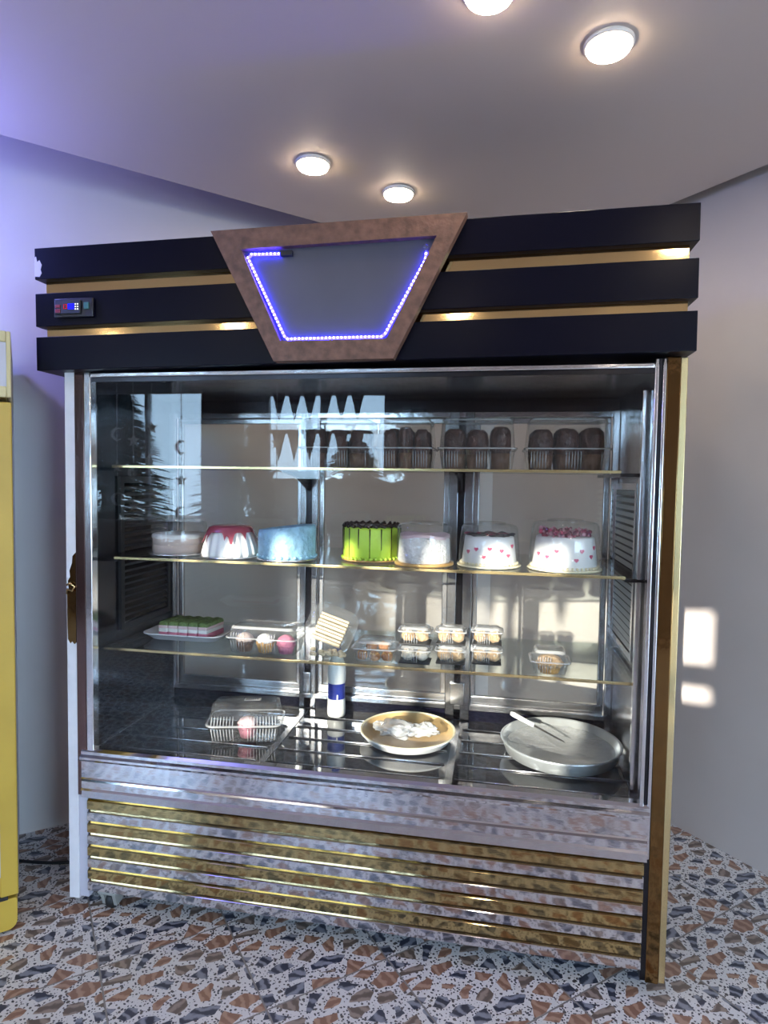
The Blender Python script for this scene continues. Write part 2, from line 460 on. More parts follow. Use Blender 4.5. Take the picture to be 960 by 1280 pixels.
for z0, z1 in ((1.979, 2.013), (2.120, 2.166)):
    b = MB(); b.box('gold', -.026, 1.972, -.022, D-.02, z0, z1)
    o = tilt(b.build('header_strip', cab)); o['label'] = 'gold mirror strip between black boards'
# trapezoid sign
def quad(tl, tr, br, bl): return [tl, tr, br, bl]
O = [(.590, 2.268), (1.366, 2.270), (1.156, 1.868), (.790, 1.870)]
I = [(.688, 2.208), (1.280, 2.211), (1.136, 1.926), (.811, 1.930)]
sf = MB()
for i in range(4):
    j = (i+1) % 4
    sf.prism('wood', [O[i], O[j], I[j], I[i]], 1, -.085, -.05)
sgn = tilt(sf.build('sign_frame', cab)); sgn['label'] = 'brown wooden trapezoid frame'
b = MB(); b.prism('sign', [(x+(.012 if x > 1 else -.012), z+(.01 if z > 2.1 else -.01)) for x, z in I], 1, -.062, -.052)
b.build('sign_panel', sgn)
# led strip round the opening
def led_path():
    inset = .014
    p = [(.815, 2.192), (.716, 2.196), (.704, 2.186), (.820, 1.946), (.830, 1.938), (1.118, 1.935), (1.130, 1.944), (1.245, 2.148), (1.249, 2.172)]
    out = []
    for a, c in zip(p[:-1], p[1:]):
        n = max(2, int(math.dist(a, c)/.006))
        for i in range(n): out.append((a[0]+(c[0]-a[0])*i/n, a[1]+(c[1]-a[1])*i/n))
    out.append(p[-1]); return out
LP = led_path()
b = MB(); b.tube('led_tube', [(x, -.0680, z) for x, z in LP], .0046, 6)
for x, z in LP[::2]:
    b.ball('led', (x, -.0725, z), .0030, 1)
lo = b.build('led_strip', sgn); lo['label'] = 'glowing blue-violet string of small lights'
b = MB(); b.box('rubber', .808, .846, -.078, -.064, 2.184, 2.200, .002); b.build('led_plug', sgn)
b = MB(); b.lathe('plastic', [(.0005, 0), (.009, 0), (.011, .004), (.011, .012), (.009, .014)], n=16)
o = b.build('led_connector', sgn, (1.249, -.064, 2.184), (R(90), 0, 0)); o['label'] = 'clear round end cap of the light strip'
# temperature controller
tcx = MB(); tcx.box('bezel', .012, .152, -.062, -.051, 2.036, 2.098, .004)
tctl = tcx.build('temperature_controller', cab)
b = MB(); b.box('rubber', .020, .112, -.068, -.062, 2.046, 2.090, .002)
dsp = b.build('display', tctl)
b = MB(); b.box('blue_disp', .068, .090, -.0692, -.0678, 2.060, 2.078); b.build('blue_screen', tctl)
b = MB()
def seg7(x, z, w, h, segs):
    t = .0014
    S = {'a': (x, x+w, z+h-t, z+h), 'g': (x, x+w, z+h/2-t/2, z+h/2+t/2), 'd': (x, x+w, z, z+t), 'f': (x, x+t, z+h/2, z+h), 'b': (x+w-t, x+w, z+h/2, z+h), 'e': (x, x+t, z, z+h/2), 'c': (x+w-t, x+w, z, z+h/2)}
    for q in segs:
        a = S[q]; b.box('red_disp', a[0], a[1], -.0692, -.0678, a[2], a[3])
seg7(.047, 2.062, .007, .014, 'bc'); seg7(.057, 2.062, .007, .014, 'abcd')
b.build('red_digits', tctl)
b = MB(); b.box('red_btn', .022, .040, -.0695, -.067, 2.050, 2.062, .001); b.box('red_btn', .022, .040, -.0695, -.067, 2.066, 2.076, .001); b.build('red_buttons', tctl)
b = MB()
for x in (.095, .103):
    for z in (2.060, 2.068, 2.076): b.box('dot', x-.002, x+.002, -.0692, -.0678, z-.0018, z+.0018)
b.build('indicator_dots', tctl)
b = MB(); b.box('green_btn', .122, .140, -.066, -.061, 2.060, 2.082, .002); b.build('green_switch', tctl)

# posts
b = MB(); b.box('white_paint', 0, .038, 0, D, .045, 1.875, .002)
pl = b.build('corner_post', cab); pl['label'] = 'left post, white where the gold film has peeled'
b = MB()
b.prism('dark_reflection', [(.038, .0), (.040, -.003), (.072, -.003), (.074, 0), (.074, .03), (.038, .03)], 2, .42, 1.874); b.build('mirror_strip', pl)
b = MB(); b.box('lightbox', .038, .073, .004, .03, .052, .42, .002); b.build('bare_strip', pl)
b = MB()
pts = [(.004, 1.118), (.010, 1.140), (.008, 1.165), (.016, 1.178), (.014, 1.200), (.024, 1.226), (.026, 1.250), (.0375, 1.262), (.0375, .952), (.030, .946), (.022, .956), (.015, .948), (.006, .962), (.004, 1.02)]
b.prism('gold_post', pts, 1, -.0022, 0); b.build('gold_film', pl)
b = MB(); b.tube('gold', [(.006, -.006, 1.150), (.022, -.010, 1.158), (.036, -.006, 1.146), (.030, -.010, 1.132), (.010, -.008, 1.136), (.006, -.006, 1.120)], .004, 6); b.build('film_crumple', pl)
b = MB(); b.box('gold_post', 1.911, 1.948, -.002, D, .045, 1.884, .002)
pr = b.build('corner_post', cab); pr['label'] = 'right post in gold mirror'
b = MB(); b.box('brass', 1.948, 1.967, .001, D-.001, .047, 1.882, .002); b.build('edge_strip', pr)
# chrome frame round the front pane
b = MB(); b.box('chrome_frame', .074, .100, -.004, .03, .56, 1.872, .004); b.build('pane_frame', cab)
b = MB(); b.box('chrome_frame', 1.878, 1.890, -.004, .03, .56, 1.880, .003); b.box('steel_dark', 1.891, 1.899, .0, .03, .56, 1.880, .001); b.box('chrome_frame', 1.900, 1.910, -.004, .03, .42, 1.880, .003); b.build('pane_frame', cab)
b = MB(); b.box('chrome_frame', .100, 1.878, -.006, .03, 1.852, 1.868, .004); b.box('steel_dark', .100, 1.878, .004, .03, 1.838, 1.852); b.build('pane_frame', cab)
b = MB()
b.prism('chrome', [(.03, .545), (-.014, .545), (-.018, .552), (-.018, .560), (-.008, .566), (-.008, .576), (.002, .584), (.03, .584)], 0, .056, 1.905); b.build('pane_sill', cab)
b = MB(); b.box('glass', .098, 1.880, .008, .014, .574, 1.856); g = b.build('front_pane', cab); g['label'] = 'clear front pane'
# chrome lower panel with creases
b = MB()
b.prism('chrome', [(.02, .545), (-.006, .545), (-.006, .484), (-.010, .480), (-.004, .476), (-.006, .470), (-.006, .446), (-.012, .440), (-.004, .436), (-.008, .414), (.02, .410)], 0, .055, 1.903); b.build('lower_panel', cab)
# slats
z = .408; pitch = .0413
for k in range(8):
    m = 'gold_slat' if k % 2 == 0 else 'chrome'
    z1 = z-k*pitch; z0 = z1-pitch+.0045
    b = MB()
    b.prism(m, [(.03, z1), (.004, z1), (-.006, z1-.006), (-.006, z0+.002), (-.002, z0), (.03, z0)], 0, .076, 1.896)
    o = b.build('base_slat', cab); o['label'] = 'gold mirror slat' if k % 2 == 0 else 'chrome slat'
b = MB(); b.box('steel_dark', .076, 1.896, .012, D, .078, .545); b.build('base_box', cab)
b = MB(); b.box('steel_dark', 1.896, 1.911, .0, .03, .05, .545); b.build('gap_strip', cab)
# casters
for x, y in ((.14, .04), (1.78, .10), (.14, .56), (1.78, .56)):
    b = MB(); b.box('caster', x-.034, x+.034, y-.035, y+.03, .066, .078, .002)
    b.prism('caster', [(y-.03, .066), (y+.026, .066), (y+.016, .024), (y-.016, .020)], 0, x-.028, x-.016)
    b.prism('caster', [(y-.03, .066), (y+.026, .066), (y+.016, .024), (y-.016, .020)], 0, x+.016, x+.028)
    c = b.build('caster', cab)
    b = MB(); b.lathe('rubber', [(.001, -.014), (.026, -.014), (.030, -.010), (.030, .010), (.026, .014), (.001, .014)], n=20)
    b.build('wheel', c, (x, y+.005, .030), (0, R(90), 0))
# inside
b = MB(); b.box('case_floor', .042, 1.908, .016, D-.02, .546, .558); fl = b.build('case_floor', cab)
ZF = .558
for sx0, sx1 in ((.06, .655), (.70, 1.29), (1.335, 1.89)):
    for y in (.085, .19, .295, .40, .505):
        b = MB(); b.tube('door_frame', [(sx0, y, ZF+.003), (sx1, y, ZF+.003)], .0028, 6); b.build('floor_rail', cab)
for x in (.055, .677, 1.312, 1.892):
    b = MB(); b.box('steel', x-.012 if x > .1 else x-.008, x+.012 if x < 1.8 else x+.006, .03, .58, ZF, ZF+.003, .001); b.build('floor_crossbar', cab)
for side, x0, x1 in (('l', .038, .052), ('r', 1.897, 1.911)):
    b = MB(); b.box('steel_dark' if side == 'l' else 'steel', x0, x1, .03, D, .546, 1.87)
    sp = b.build('side_panel', cab); sp['label'] = 'mirror-dark side lining' if side == 'l' else 'steel side lining'
    # vent with louvres
    xf, xi = (.052, 1) if side == 'l' else (1.897, -1)
    b = MB()
    fm = 'rubber' if side == 'l' else 'chrome_frame'
    y0, y1, z0, z1 = .22, .58, .945, 1.525
    def vb(m, a0, a1, ya, yb, za, zb):
        lo, hi = sorted((xf+xi*a0, xf+xi*a1)); b.box(m, lo, hi, ya, yb, za, zb)
    vb(fm, 0, .012, y0, y1, z0, z0+.022); vb(fm, 0, .012, y0, y1, z1-.022, z1)
    vb(fm, 0, .012, y0, y0+.022, z0+.022, z1-.022); vb(fm, 0, .012, y1-.022, y1, z0+.022, z1-.022)
    vb('rubber', 0, .002, y0+.022, y1-.022, z0+.022, z1-.022)
    vg = b.build('vent_grille', sp); vg['label'] = 'dark louvred vent in a black frame' if side == 'l' else 'pale louvred vent in a metal frame'
    b = MB(); n = 22
    for k in range(n):
        zz = z0+.034+k*(z1-z0-.068)/(n-1)
        p = [(xf+xi*.002, zz+.006), (xf+xi*.010, zz-.006), (xf+xi*.0115, zz-.004), (xf+xi*.0035, zz+.008)]
        b.prism('louver' if side == 'r' else 'steel_dark', p, 1, y0+.022, y1-.022)
    b.build('louvres', vg) if False else b.build('louvres', sp)
# corner uprights inside
for x0, x1, y0, y1, m in ((.054, .070, .05, .075, 'steel'), (1.862, 1.878, .06, .08, 'chrome_frame'), (1.884, 1.896, .10, .13, 'steel'), (.054, .075, .585, .61, 'steel'), (1.872, 1.896, .585, .61, 'chrome_frame')):
    b = MB(); b.box(m, x0, x1, y0, y1, .565, 1.80, .002); b.build('shelf_upright', cab)
# top lining, back
b = MB(); b.box('steel_dark', .052, 1.897, .03, D-.02, 1.846, 1.868); b.build('top_lining', cab)
b = MB(); b.box('steel_dark', .052, 1.897, .612, D, 1.80, 1.846); b.box('chrome_frame', .052, 1.897, .602, .640, 1.776, 1.800, .003); b.build('back_rail', cab)
b = MB(); b.box('black', .052, 1.897, .606, D, .558, .60); b.box('door_frame', .052, 1.897, .602, D, .600, .622, .003); b.build('back_sill', cab)
for x0, x1 in ((.640, .712), (1.256, 1.354)):
    b = MB(); xm = (x0+x1)/2
    b.box('steel', x0, xm-.012, .600, .622, .560, 1.80, .003); b.box('steel', xm+.012, x1, .600, .622, .560, 1.80, .003)
    b.box('steel_dark', xm-.012, xm+.012, .606, .622, .560, 1.80)
    bp_ = b.build('back_post', cab)
    for zz in (1.56, 1.243, .913):
        b = MB(); b.prism('steel_dark', [(.600, zz-.006), (.28, zz-.006), (.28, zz-.012), (.44, zz-.030), (.600, zz-.085)], 0, xm-.005, xm+.005); b.build('shelf_bracket', bp_)
    for zz in (.66,):
        b = MB(); b.box('door_frame', x0+.02, x1-.02, .588, .600, zz-.035, zz+.055, .003); b.build('latch', bp_)
for i, (x0, x1) in enumerate(((.075, .640), (.712, 1.256), (1.354, 1.872))):
    b = MB(); y0, y1 = .626, .646; t = .022
    b.box('door_frame', x0, x1, y0, y1, .622, .655, .003); b.box('door_frame', x0, x1, y0, y1, 1.755, 1.776, .003)
    b.box('door_frame', x0, x0+t, y0, y1, .655, 1.755, .003); b.box('door_frame', x1-t, x1, y0, y1, .655, 1.755, .003)
    dr = b.build('back_door', cab)
    b = MB(); b.box('back_glass', x0+t, x1-t, .633, .638, .655, 1.755); b.build('pane', dr)
# shelves
SH = [(1.562, .109, 1.815, .10), (1.246, .149, 1.828, .05), (.912, .072, 1.886, .10)]
for zz, x0, x1, y0 in SH:
    b = MB(); b.box('shelf_glass', x0, x1, y0+.004, .575, zz-.006, zz)
    sh = b.build('glass_shelf', cab)
    b = MB(); b.box('brass', x0, x1, y0-.003, y0+.004, zz-.008, zz+.001, .001); e = b.build('edge_trim', sh); e['label'] = 'thin brass-coloured front edge'
    for xe, s in ((x0, 1), (x1, -1)):
        b = MB(); xa, xb = sorted((xe, .052 if s == 1 else 1.897))
        b.box('steel_dark', xa, xb, y0+.01, .56, zz-.018, zz-.007, .001); b.build('side_bracket', sh)
S1, S2, S3 = SH[0][0], SH[1][0], SH[2][0]

# ------------------------------------------------------------------ food
rnd = random.Random(7)
def clear_box(name, loc, w, d, h, label, group=None, rz=0., lid_h=.4, flare=.008, r=.016, cat='food box', vent=True):
    t = thing(name, loc, label, cat, group, rz)
    hb = h*(1-lid_h)
    b = MB(); b.loft('plastic', [(w-.02-2*flare, d-.02-2*flare, .0008, r*.7), (w-2*flare, d-2*flare, .004, r), (w, d, hb, r), (w+.012, d+.012, hb+.001, r+.004), (w+.012, d+.012, hb+.003, r+.004)], cap0=True)
    b.build('tray', t)
    b = MB(); b.loft('plastic', [(w+.013, d+.013, hb+.004, r+.004), (w, d, hb+.006, r), (w-2*flare, d-2*flare, h-.006, r), (w-.016-2*flare, d-.016-2*flare, h, r*.7)], cap1=True)
    # pressed ribs and the folded rim belong to the moulding
    b.loft('plastic_rim', [(w+.014, d+.014, hb+.0035, r+.004), (w+.017, d+.017, hb+.006, r+.005), (w+.014, d+.014, hb+.0085, r+.004), (w+.002, d+.002, hb+.0075, r)])
    b.loft('plastic_rim', [(w-2*flare+.001, d-2*flare+.001, h-.008, r), (w-.006-2*flare, d-.006-2*flare, h-.001, r*.9), (w-.016-2*flare, d-.016-2*flare, h+.0006, r*.7)])
    n = int(w/.010)
    for k in range(n):
        x = -w/2+.016+k*(w-.032)/(n-1)
        if (k // 6) % 2 == 1: continue
        if vent: b.tube('plastic_rim', [(x, -d/2-.002, hb+.008), (x, -d/2+flare*.6-.002, hb+(h-hb)*.55)], .0014, 5)
        b.tube('plastic_rim', [(x, -d/2+flare-.002, .008), (x, -d/2-.001, hb-.004)], .0012, 5)
    b.build('lid', t)
    return t
def cup(mb, m, r0, r1, h, n=48, k=16):
    mb.lathe(m, [(r0*.2, .0005), (r0, .0005), (r1, h), (r1*.97, h)], n=n, rf=lambda a, r, z: 1+.05*math.cos(k*a))
def make_muffin(name, label, loc, cupm, topm, r=.032, h=.036, top=.03, cat='muffin', group=None, seed=0, flat=.75, icing=None):
    t = thing(name, loc, label, cat, group)
    b = MB(); cup(b, cupm, r*.72, r, h); b.build('paper_cup', t)
    b = MB(); b.ball(topm, (0, 0, h-.002), r*1.04, 3, (1, 1, flat), rough=.22, seed=seed, fr=26)
    b.build('top', t)
    if icing:
        b = MB()
        b.lathe(icing, [(r*.98, h+.002), (r*1.0, h+.008), (r*.8, h+.020), (r*.45, h+.028), (.001, h+.031)], n=24, rf=lambda a, r_, z: 1+.07*math.cos(8*a+z*90)); b.build('icing', t)
    return t
# top shelf: four boxes of chocolate muffins
pos3 = ['left', 'middle', 'right']
bxs = [(.756, 1.021, 'clear box of chocolate muffins at the left end of the top shelf'), (1.030, 1.232, 'clear box of chocolate muffins second along the top shelf, under the sign\'s right foot'),
       (1.244, 1.508, 'clear box of chocolate muffins third along the top shelf'), (1.530, 1.806, 'clear box of chocolate muffins at the right end of the top shelf')]
where = ['leftmost box', 'second box', 'third box', 'rightmost box']
first = None
for i, (x0, x1, lab) in enumerate(bxs):
    w = x1-x0-.014; cx = (x0+x1)/2; d = .19; cy = .20+d/2
    clear_box('muffin_box', (cx, cy, S1+.001), w, d, .172, lab, 'muffin boxes on the top shelf', lid_h=.62, vent=False)
    n = 3
    for row, yy, rw in ((0, -d/2+.050, 'front'), (1, d/2-.050, 'back')):
        for k in range(n):
            px = cx+(k-1)*(w-.020)/n; loc = (px, cy+yy, S1+.003)
            l = 'chocolate muffin, %s of the %s row, %s on the top shelf' % (pos3[k], rw, where[i])
            if first is None:
                first = thing('chocolate_muffin', loc, l, 'muffin', 'chocolate muffins on the top shelf'); first.scale = (.96, .96, 1)
                b = MB(); cup(b, 'muffin_cup', .033, .0385, .052); b.build('paper_cup', first)
                b = MB(); b.lathe('muffin', [(.037, .050), (.0395, .062), (.0395, .108), (.036, .126), (.024, .138), (.001, .140)], n=24, rf=lambda a, r, z: 1+.05*noise.noise(Vector((math.cos(a)*2, math.sin(a)*2, z*40))))
                b.jitter(.003, 60); b.build('muffin_top', first)
            else:
                m = copy_thing(first, loc, l, rz=rnd.random()*6)
                s = (w-.020)/n/.0835; m.scale = (s, min(s, 1.05), .95+.1*rnd.random())

# middle shelf: cakes
def board(t, m, r, c=(0, 0, 0), h=.006, n=48, scallop=0):
    b = MB(); b.lathe(m, [(.001, 0), (r-.002, 0), (r, .002), (r, h-.001), (r-.002, h), (.001, h)], c, n=n, rf=(lambda a, r_, z: 1+.012*math.cos(scallop*a)) if scallop else None)
    return b.build('cake_board', t)
def cover(loc, r0, r1, h, label):
    t = thing('cake_cover', loc, label, 'cake cover', 'clear cake covers')
    b = MB(); b.lathe('plastic', [(r0+.006, 0), (r0+.006, .004), (r0, .006), (r0-.002, h*.5), (r1, h-.012), (r1-.006, h-.003), (r1-.016, h), (.001, h)], n=48); b.build('dome', t)
    b = MB(); b.lathe('plastic', [(r1*.55, h), (r1*.55, h+.006), (r1*.45, h+.008), (.001, h+.008)], n=32); b.build('lid_ring', t)
    return t
# 1 pale layered cake
c1 = thing('cake', (.311, .20, S2+.0016), 'low pale beige and pink layered cake at the left end of the middle shelf', 'cake', 'cakes on the middle shelf')
board(c1, 'board_silver', .106)
b = MB(); b.lathe('cream_beige', [(.088, .006), (.092, .010), (.092, .034), (.089, .036), (.092, .038), (.092, .062), (.086, .067), (.001, .068)], n=48); b.build('layers', c1)
b = MB(); b.lathe('cream_white', [(.0925, .058), (.094, .066), (.088, .074), (.06, .072), (.001, .073)], n=48, rf=lambda a, r, z: 1+.02*math.sin(9*a)); b.build('topping', c1)
cover((.311, .20, S2+.0080), .0985, .0975, .112, 'clear plastic cover over the pale beige cake at the left end')
# 2 white cake with red drips and cream ridges
c2 = thing('cake', (.524, .168, S2+.0016), 'white ridged cake with red glaze dripping from the top, left of the blue cake', 'cake', 'cakes on the middle shelf')
board(c2, 'board_silver', .102)
b = MB()
b.lathe('cream_white', [(.092, .006), (.096, .014), (.090, .040), (.078, .076), (.066, .102), (.001, .106)], n=96, rf=lambda a, r, z: 1+(.09*(abs(math.sin(9*a))-.5) if z < .1 else 0)); b.build('body', c2)
b = MB()
def dripz(a, r, z): return -(.006+.040*max(0, math.sin(5*a+1))**8+.026*max(0, math.sin(8*a))**8) if r > .07 and z < .1 else 0
b.lathe('red_glaze', [(.078, .095), (.071, .104), (.060, .110), (.03, .113), (.001, .113)], n=96, rf=lambda a, r, z: 1.06+(.26*max(0, math.sin(5*a+1))**8+.17*max(0, math.sin(8*a))**8 if z < .1 else 0), zf=dripz); b.build('glaze', c2)
# 3 light blue cake
c3 = thing('cake', (.735, .160, S2+.0016), 'light blue cake with rough piped cream on the middle shelf', 'cake', 'cakes on the middle shelf')
board(c3, 'board_silver', .103)
b = MB(); b.lathe('cream_blue', [(.096, .006), (.098, .012), (.098, .05), (.098, .096), (.095, .110), (.088, .112), (.080, .104), (.001, .104)], n=72, rf=lambda a, r, z: 1+.012*math.sin(23*a)+.015*noise.noise(Vector((a*4, z*60, 0))), zf=lambda a, r, z: .010*math.cos(a) if z > .08 else 0); b.build('body', c3)
b = MB()
for k in range(26):
    a = 2*PI*k/26; b.ball('cream_blue', (.0975*math.cos(a), .0975*math.sin(a), .013), .008, 1, (1, 1, .8))
b.build('piped_border', c3)
# 4 lime green cake
c4 = thing('cake', (1.018, .235, S2+.0016), 'lime green cake with dark chocolate lattice on top and thin drips', 'cake', 'cakes on the middle shelf')
board(c4, 'board_gold', .104)
b = MB(); b.lathe('cream_green', [(.094, .006), (.099, .010), (.099, .105), (.096, .113), (.088, .116), (.001, .116)], n=96, rf=lambda a, r, z: 1+(.012*math.sin(16*a) if r > .09 else 0)); b.build('body', c4)
b = MB()
for k in range(16):
    a = 2*PI*(k+.35)/16; r = .1005; z0 = .012+.05*rnd.random()*(k % 2)
    b.tube('choc', [(r*math.cos(a), r*math.sin(a), z0), (r*math.cos(a), r*math.sin(a), .06), (r*math.cos(a), r*math.sin(a), .112)], [.0010, .0014, .0024], 6)
b.build('drips', c4)
b = MB()
for k in range(22):
    a = 2*PI*k/22; p = [(.084*math.cos(a), .084*math.sin(a), .116), (.093*math.cos(a+.12), .093*math.sin(a+.12), .125), (.099*math.cos(a+.26), .099*math.sin(a+.26), .117)]
    b.tube('choc', p, .0055, 6)
b.lathe('choc', [(.090, .115), (.084, .119), (.001, .119)], n=40); b.build('chocolate_top', c4)
b = MB()
for k in range(36):
    a = 2*PI*k/36; b.ball('cream_green', (.101*math.cos(a), .101*math.sin(a), .010), .0065, 1)
b.build('piped_border', c4)
# 5 white flaked cake
c5 = thing('cake', (1.212, .156, S2+.0016), 'white flaky cake with pale pink top on a gold board beside the green cake', 'cake', 'cakes on the middle shelf')
board(c5, 'board_gold', .098, h=.010)
b = MB(); b.lathe('cream_rough', [(.083, .010), (.086, .016), (.083, .084), (.079, .094), (.001, .096)], n=72, rf=lambda a, r, z: 1+.02*noise.noise(Vector((a*6, z*90, 2)))); b.build('body', c5)
b = MB(); b.lathe('cream_pink', [(.083, .090), (.082, .098), (.074, .101), (.001, .100)], n=48, rf=lambda a, r, z: 1+.03*math.sin(7*a), zf=lambda a, r, z: .004*math.sin(3*a)); b.build('topping', c5)
cover((1.212, .156, S2+.0120), .0915, .090, .124, 'clear plastic cover over the white flaky cake right of the green one')
# 6 and 7 white cakes with hearts
def heart(mb, m, r, a, z, s):
    pts = []
    for k in range(18):
        t = 2*PI*k/18
        pts.append((16*math.sin(t)**3/16*s, (13*math.cos(t)-5*math.cos(2*t)-2*math.cos(3*t)-math.cos(4*t))/16*s))
    A = []; B = []
    for (u, v) in pts:
        aa = a+u/r
        A.append((r*math.cos(aa), r*math.sin(aa), z+v)); B.append(((r+.0022)*math.cos(aa), (r+.0022)*math.sin(aa), z+v*.95))
    mb.rings(m, [A, B], cap1=True, smooth=False)
def heart_cake(x, y, r, h, label, hearts, cr):
    t = thing('cake', (x, y, S2+.0016), label, 'cake', 'cakes on the middle shelf')
    board(t, 'board_cream', r+.018, scallop=24)
    b = MB(); b.lathe('cream_white', [(r+.002, .006), (r+.004, .010), (r*.93, h-.006), (r*.91, h), (r*.86, h+.002), (.001, h+.002)], n=64); b.build('body', t)
    b = MB()
    for k in range(44):
        a = 2*PI*k/44; b.ball('board_cream', ((r+.006)*math.cos(a), (r+.006)*math.sin(a), .011), .0052, 1)
    b.build('piped_border', t)
    for a, zz in hearts:
        b = MB(); heart(b, 'heart', r*(1.02-.09*zz/h)+.0015, R(a), zz, .0075); b.build('heart', t)
    return t
c6 = heart_cake(1.424, .19, .086, .098, 'smaller white cake with pink sugar hearts and chocolate shavings on top', [(-62, .056), (-88, .062), (-100, .036), (-118, .060), (-140, .050), (-45, .040), (-30, .07)], 0)
b = MB()
for k in range(60):
    a = rnd.random()*2*PI; r = .074*rnd.random()**.6; s = .005+.006*rnd.random()
    b.ball('choc' if rnd.random() < .75 else 'berry', (r*math.cos(a), r*math.sin(a), .101+.004*rnd.random()), s, 1, (1.5, .8, .5), rough=.5, seed=k)
b.build('chocolate_shavings', c6)
cover((1.424, .19, S2+.0080), .100, .092, .130, 'clear plastic cover over the smaller cake with pink hearts')
c7 = heart_cake(1.664, .176, .098, .104, 'larger white cake with pink hearts, heaped with crimson crumbs', [(-75, .038), (-64, .066), (-110, .064), (-128, .045), (-42, .048), (-150, .052), (-30, .075)], 0)
b = MB()
for k in range(170):
    a = rnd.random()*2*PI; r = .085*rnd.random()**.5; s = .004+.0045*rnd.random()
    b.ball(rnd.choice(['berry', 'berry', 'heart', 'berry_pale']), (r*math.cos(a), r*math.sin(a), .107+.020*rnd.random()), s, 1, rough=.4, seed=k)
o = b.build('crumb_topping', c7)
cover((1.664, .176, S2+.0080), .1125, .103, .146, 'clear plastic cover over the larger cake heaped with crimson crumbs')

# lower shelf
t = thing('foam_tray', (.30, .31, S3+.001), 'white foam tray of green-topped cake slices at the left end of the lower shelf', 'tray')
b = MB(); b.loft('foam', [(.25, .14, 0, .03), (.26, .15, .003, .03), (.31, .19, .024, .04), (.318, .198, .024, .042), (.318, .198, .028, .042), (.306, .186, .027, .04), (.26, .15, .007, .03), (.25, .14, .006, .03)], cap0=True, cap1=True); b.build('foam_body', t)
ss = ['leftmost', 'second', 'middle', 'fourth', 'rightmost']
sl0 = None
for k in range(5):
    x = .222+k*.040; loc = (x, .31, S3+.008)
    l = 'pink cake slice with green crumb top, %s of five on the foam tray' % ss[k]
    if sl0 is None:
        sl0 = thing('cake_slice', loc, l, 'cake slice', 'cake slices on the foam tray', R(-6))
        b = MB(); b.box('pink', -.0185, .0185, -.062, .062, 0, .020, .003); b.build('base_layer', sl0)
        b = MB(); b.box('cream_white', -.0180, .0180, -.0615, .0615, .020, .034, .003); b.build('cream_layer', sl0)
        b = MB(); b.box('cream_pink', -.0185, .0185, -.062, .062, .034, .046, .003); b.build('upper_layer', sl0)
        b = MB(); b.loft('green_crumb', [(.037, .124, .046, .004), (.036, .122, .055, .006), (.026, .110, .060, .008)], cap1=True); b.jitter(.002, 90); b.build('crumb_top', sl0)
    else: copy_thing(sl0, loc, l)

clear_box('cupcake_box', (.655, .185, S3+.001), .245, .135, .096, 'clear clamshell box with three cupcakes beside the foam tray', 'clear boxes on the lower shelf', lid_h=.45)
for k, (cm, tm, ic, l) in enumerate((('muffin_cup', 'muffin', 'cream_beige', 'chocolate cupcake with pale swirl, left in the clear clamshell'), ('orange', 'orange', 'cream_white', 'golden cupcake with white icing, middle of the clear clamshell on the lower shelf'), ('pink', 'pink', 'pink', 'pink cupcake, right in the clear clamshell on the lower shelf'))):
    make_muffin('cupcake', l, (.580+k*.076, .165, S3+.003), cm, tm, .031, .034, group='cupcakes in the clamshell', cat='cupcake', seed=k, icing=ic, flat=.5)

# leaning box of wafer slices
t = thing('wafer_box', (.885, .20, S3+.006), 'tilted clear box of cream wafer slices on the lower shelf', 'food box', 'clear boxes on the lower shelf')
wm = Matrix.Translation((0, 0, 0)) @ Matrix.Rotation(R(18), 4, 'Y') @ Matrix.Rotation(R(60), 4, 'X')
b = MB(); b.loft('plastic', [(.130, .115, 0, .03), (.140, .125, .004, .035), (.160, .145, .034, .04), (.172, .157, .035, .044), (.172, .157, .038, .044)], cap0=True)
b.xf(Matrix.Translation((0, 0, .076)) @ wm); b.build('tray', t)
b = MB(); b.loft('plastic', [(.173, .158, .039, .044), (.158, .143, .041, .04), (.146, .131, .062, .036), (.130, .115, .066, .03)], cap1=True)
b.xf(Matrix.Translation((0, 0, .076)) @ wm); b.build('lid', t)
wn = ['topmost', 'second', 'third', 'lowest']
for k in range(4):
    tw = thing('wafer_slice', (.885, .20, S3+.082), 'cream wafer slice, %s of four in the tilted clear box' % wn[k], 'wafer', 'wafer slices in the tilted box')
    b = MB(); v = .036-k*.025
    b.box('wafer', -.052, .052, v-.010, v+.010, .006, .030, .002); b.xf(wm); b.build('wafer_body', tw)
    b = MB(); b.box('wafer_dark', -.0525, .0525, v-.0015, v+.0015, .008, .0308); b.xf(wm); b.build('filling', tw)
t = thing('crumb_heap', (.885, .150, S3+.001), 'heap of pale wafer pieces in front of the tilted box foot', 'pastry')
b = MB()
for k in range(26):
    a = rnd.uniform(-.058, .058); b.ball('wafer', (a, rnd.uniform(-.014, .014), .010+.014*rnd.random()), .010, 1, (1.2, 1, .8), rough=.4, seed=k)
o = b.build('wafer_crumbs', t); o['kind'] = 'stuff'

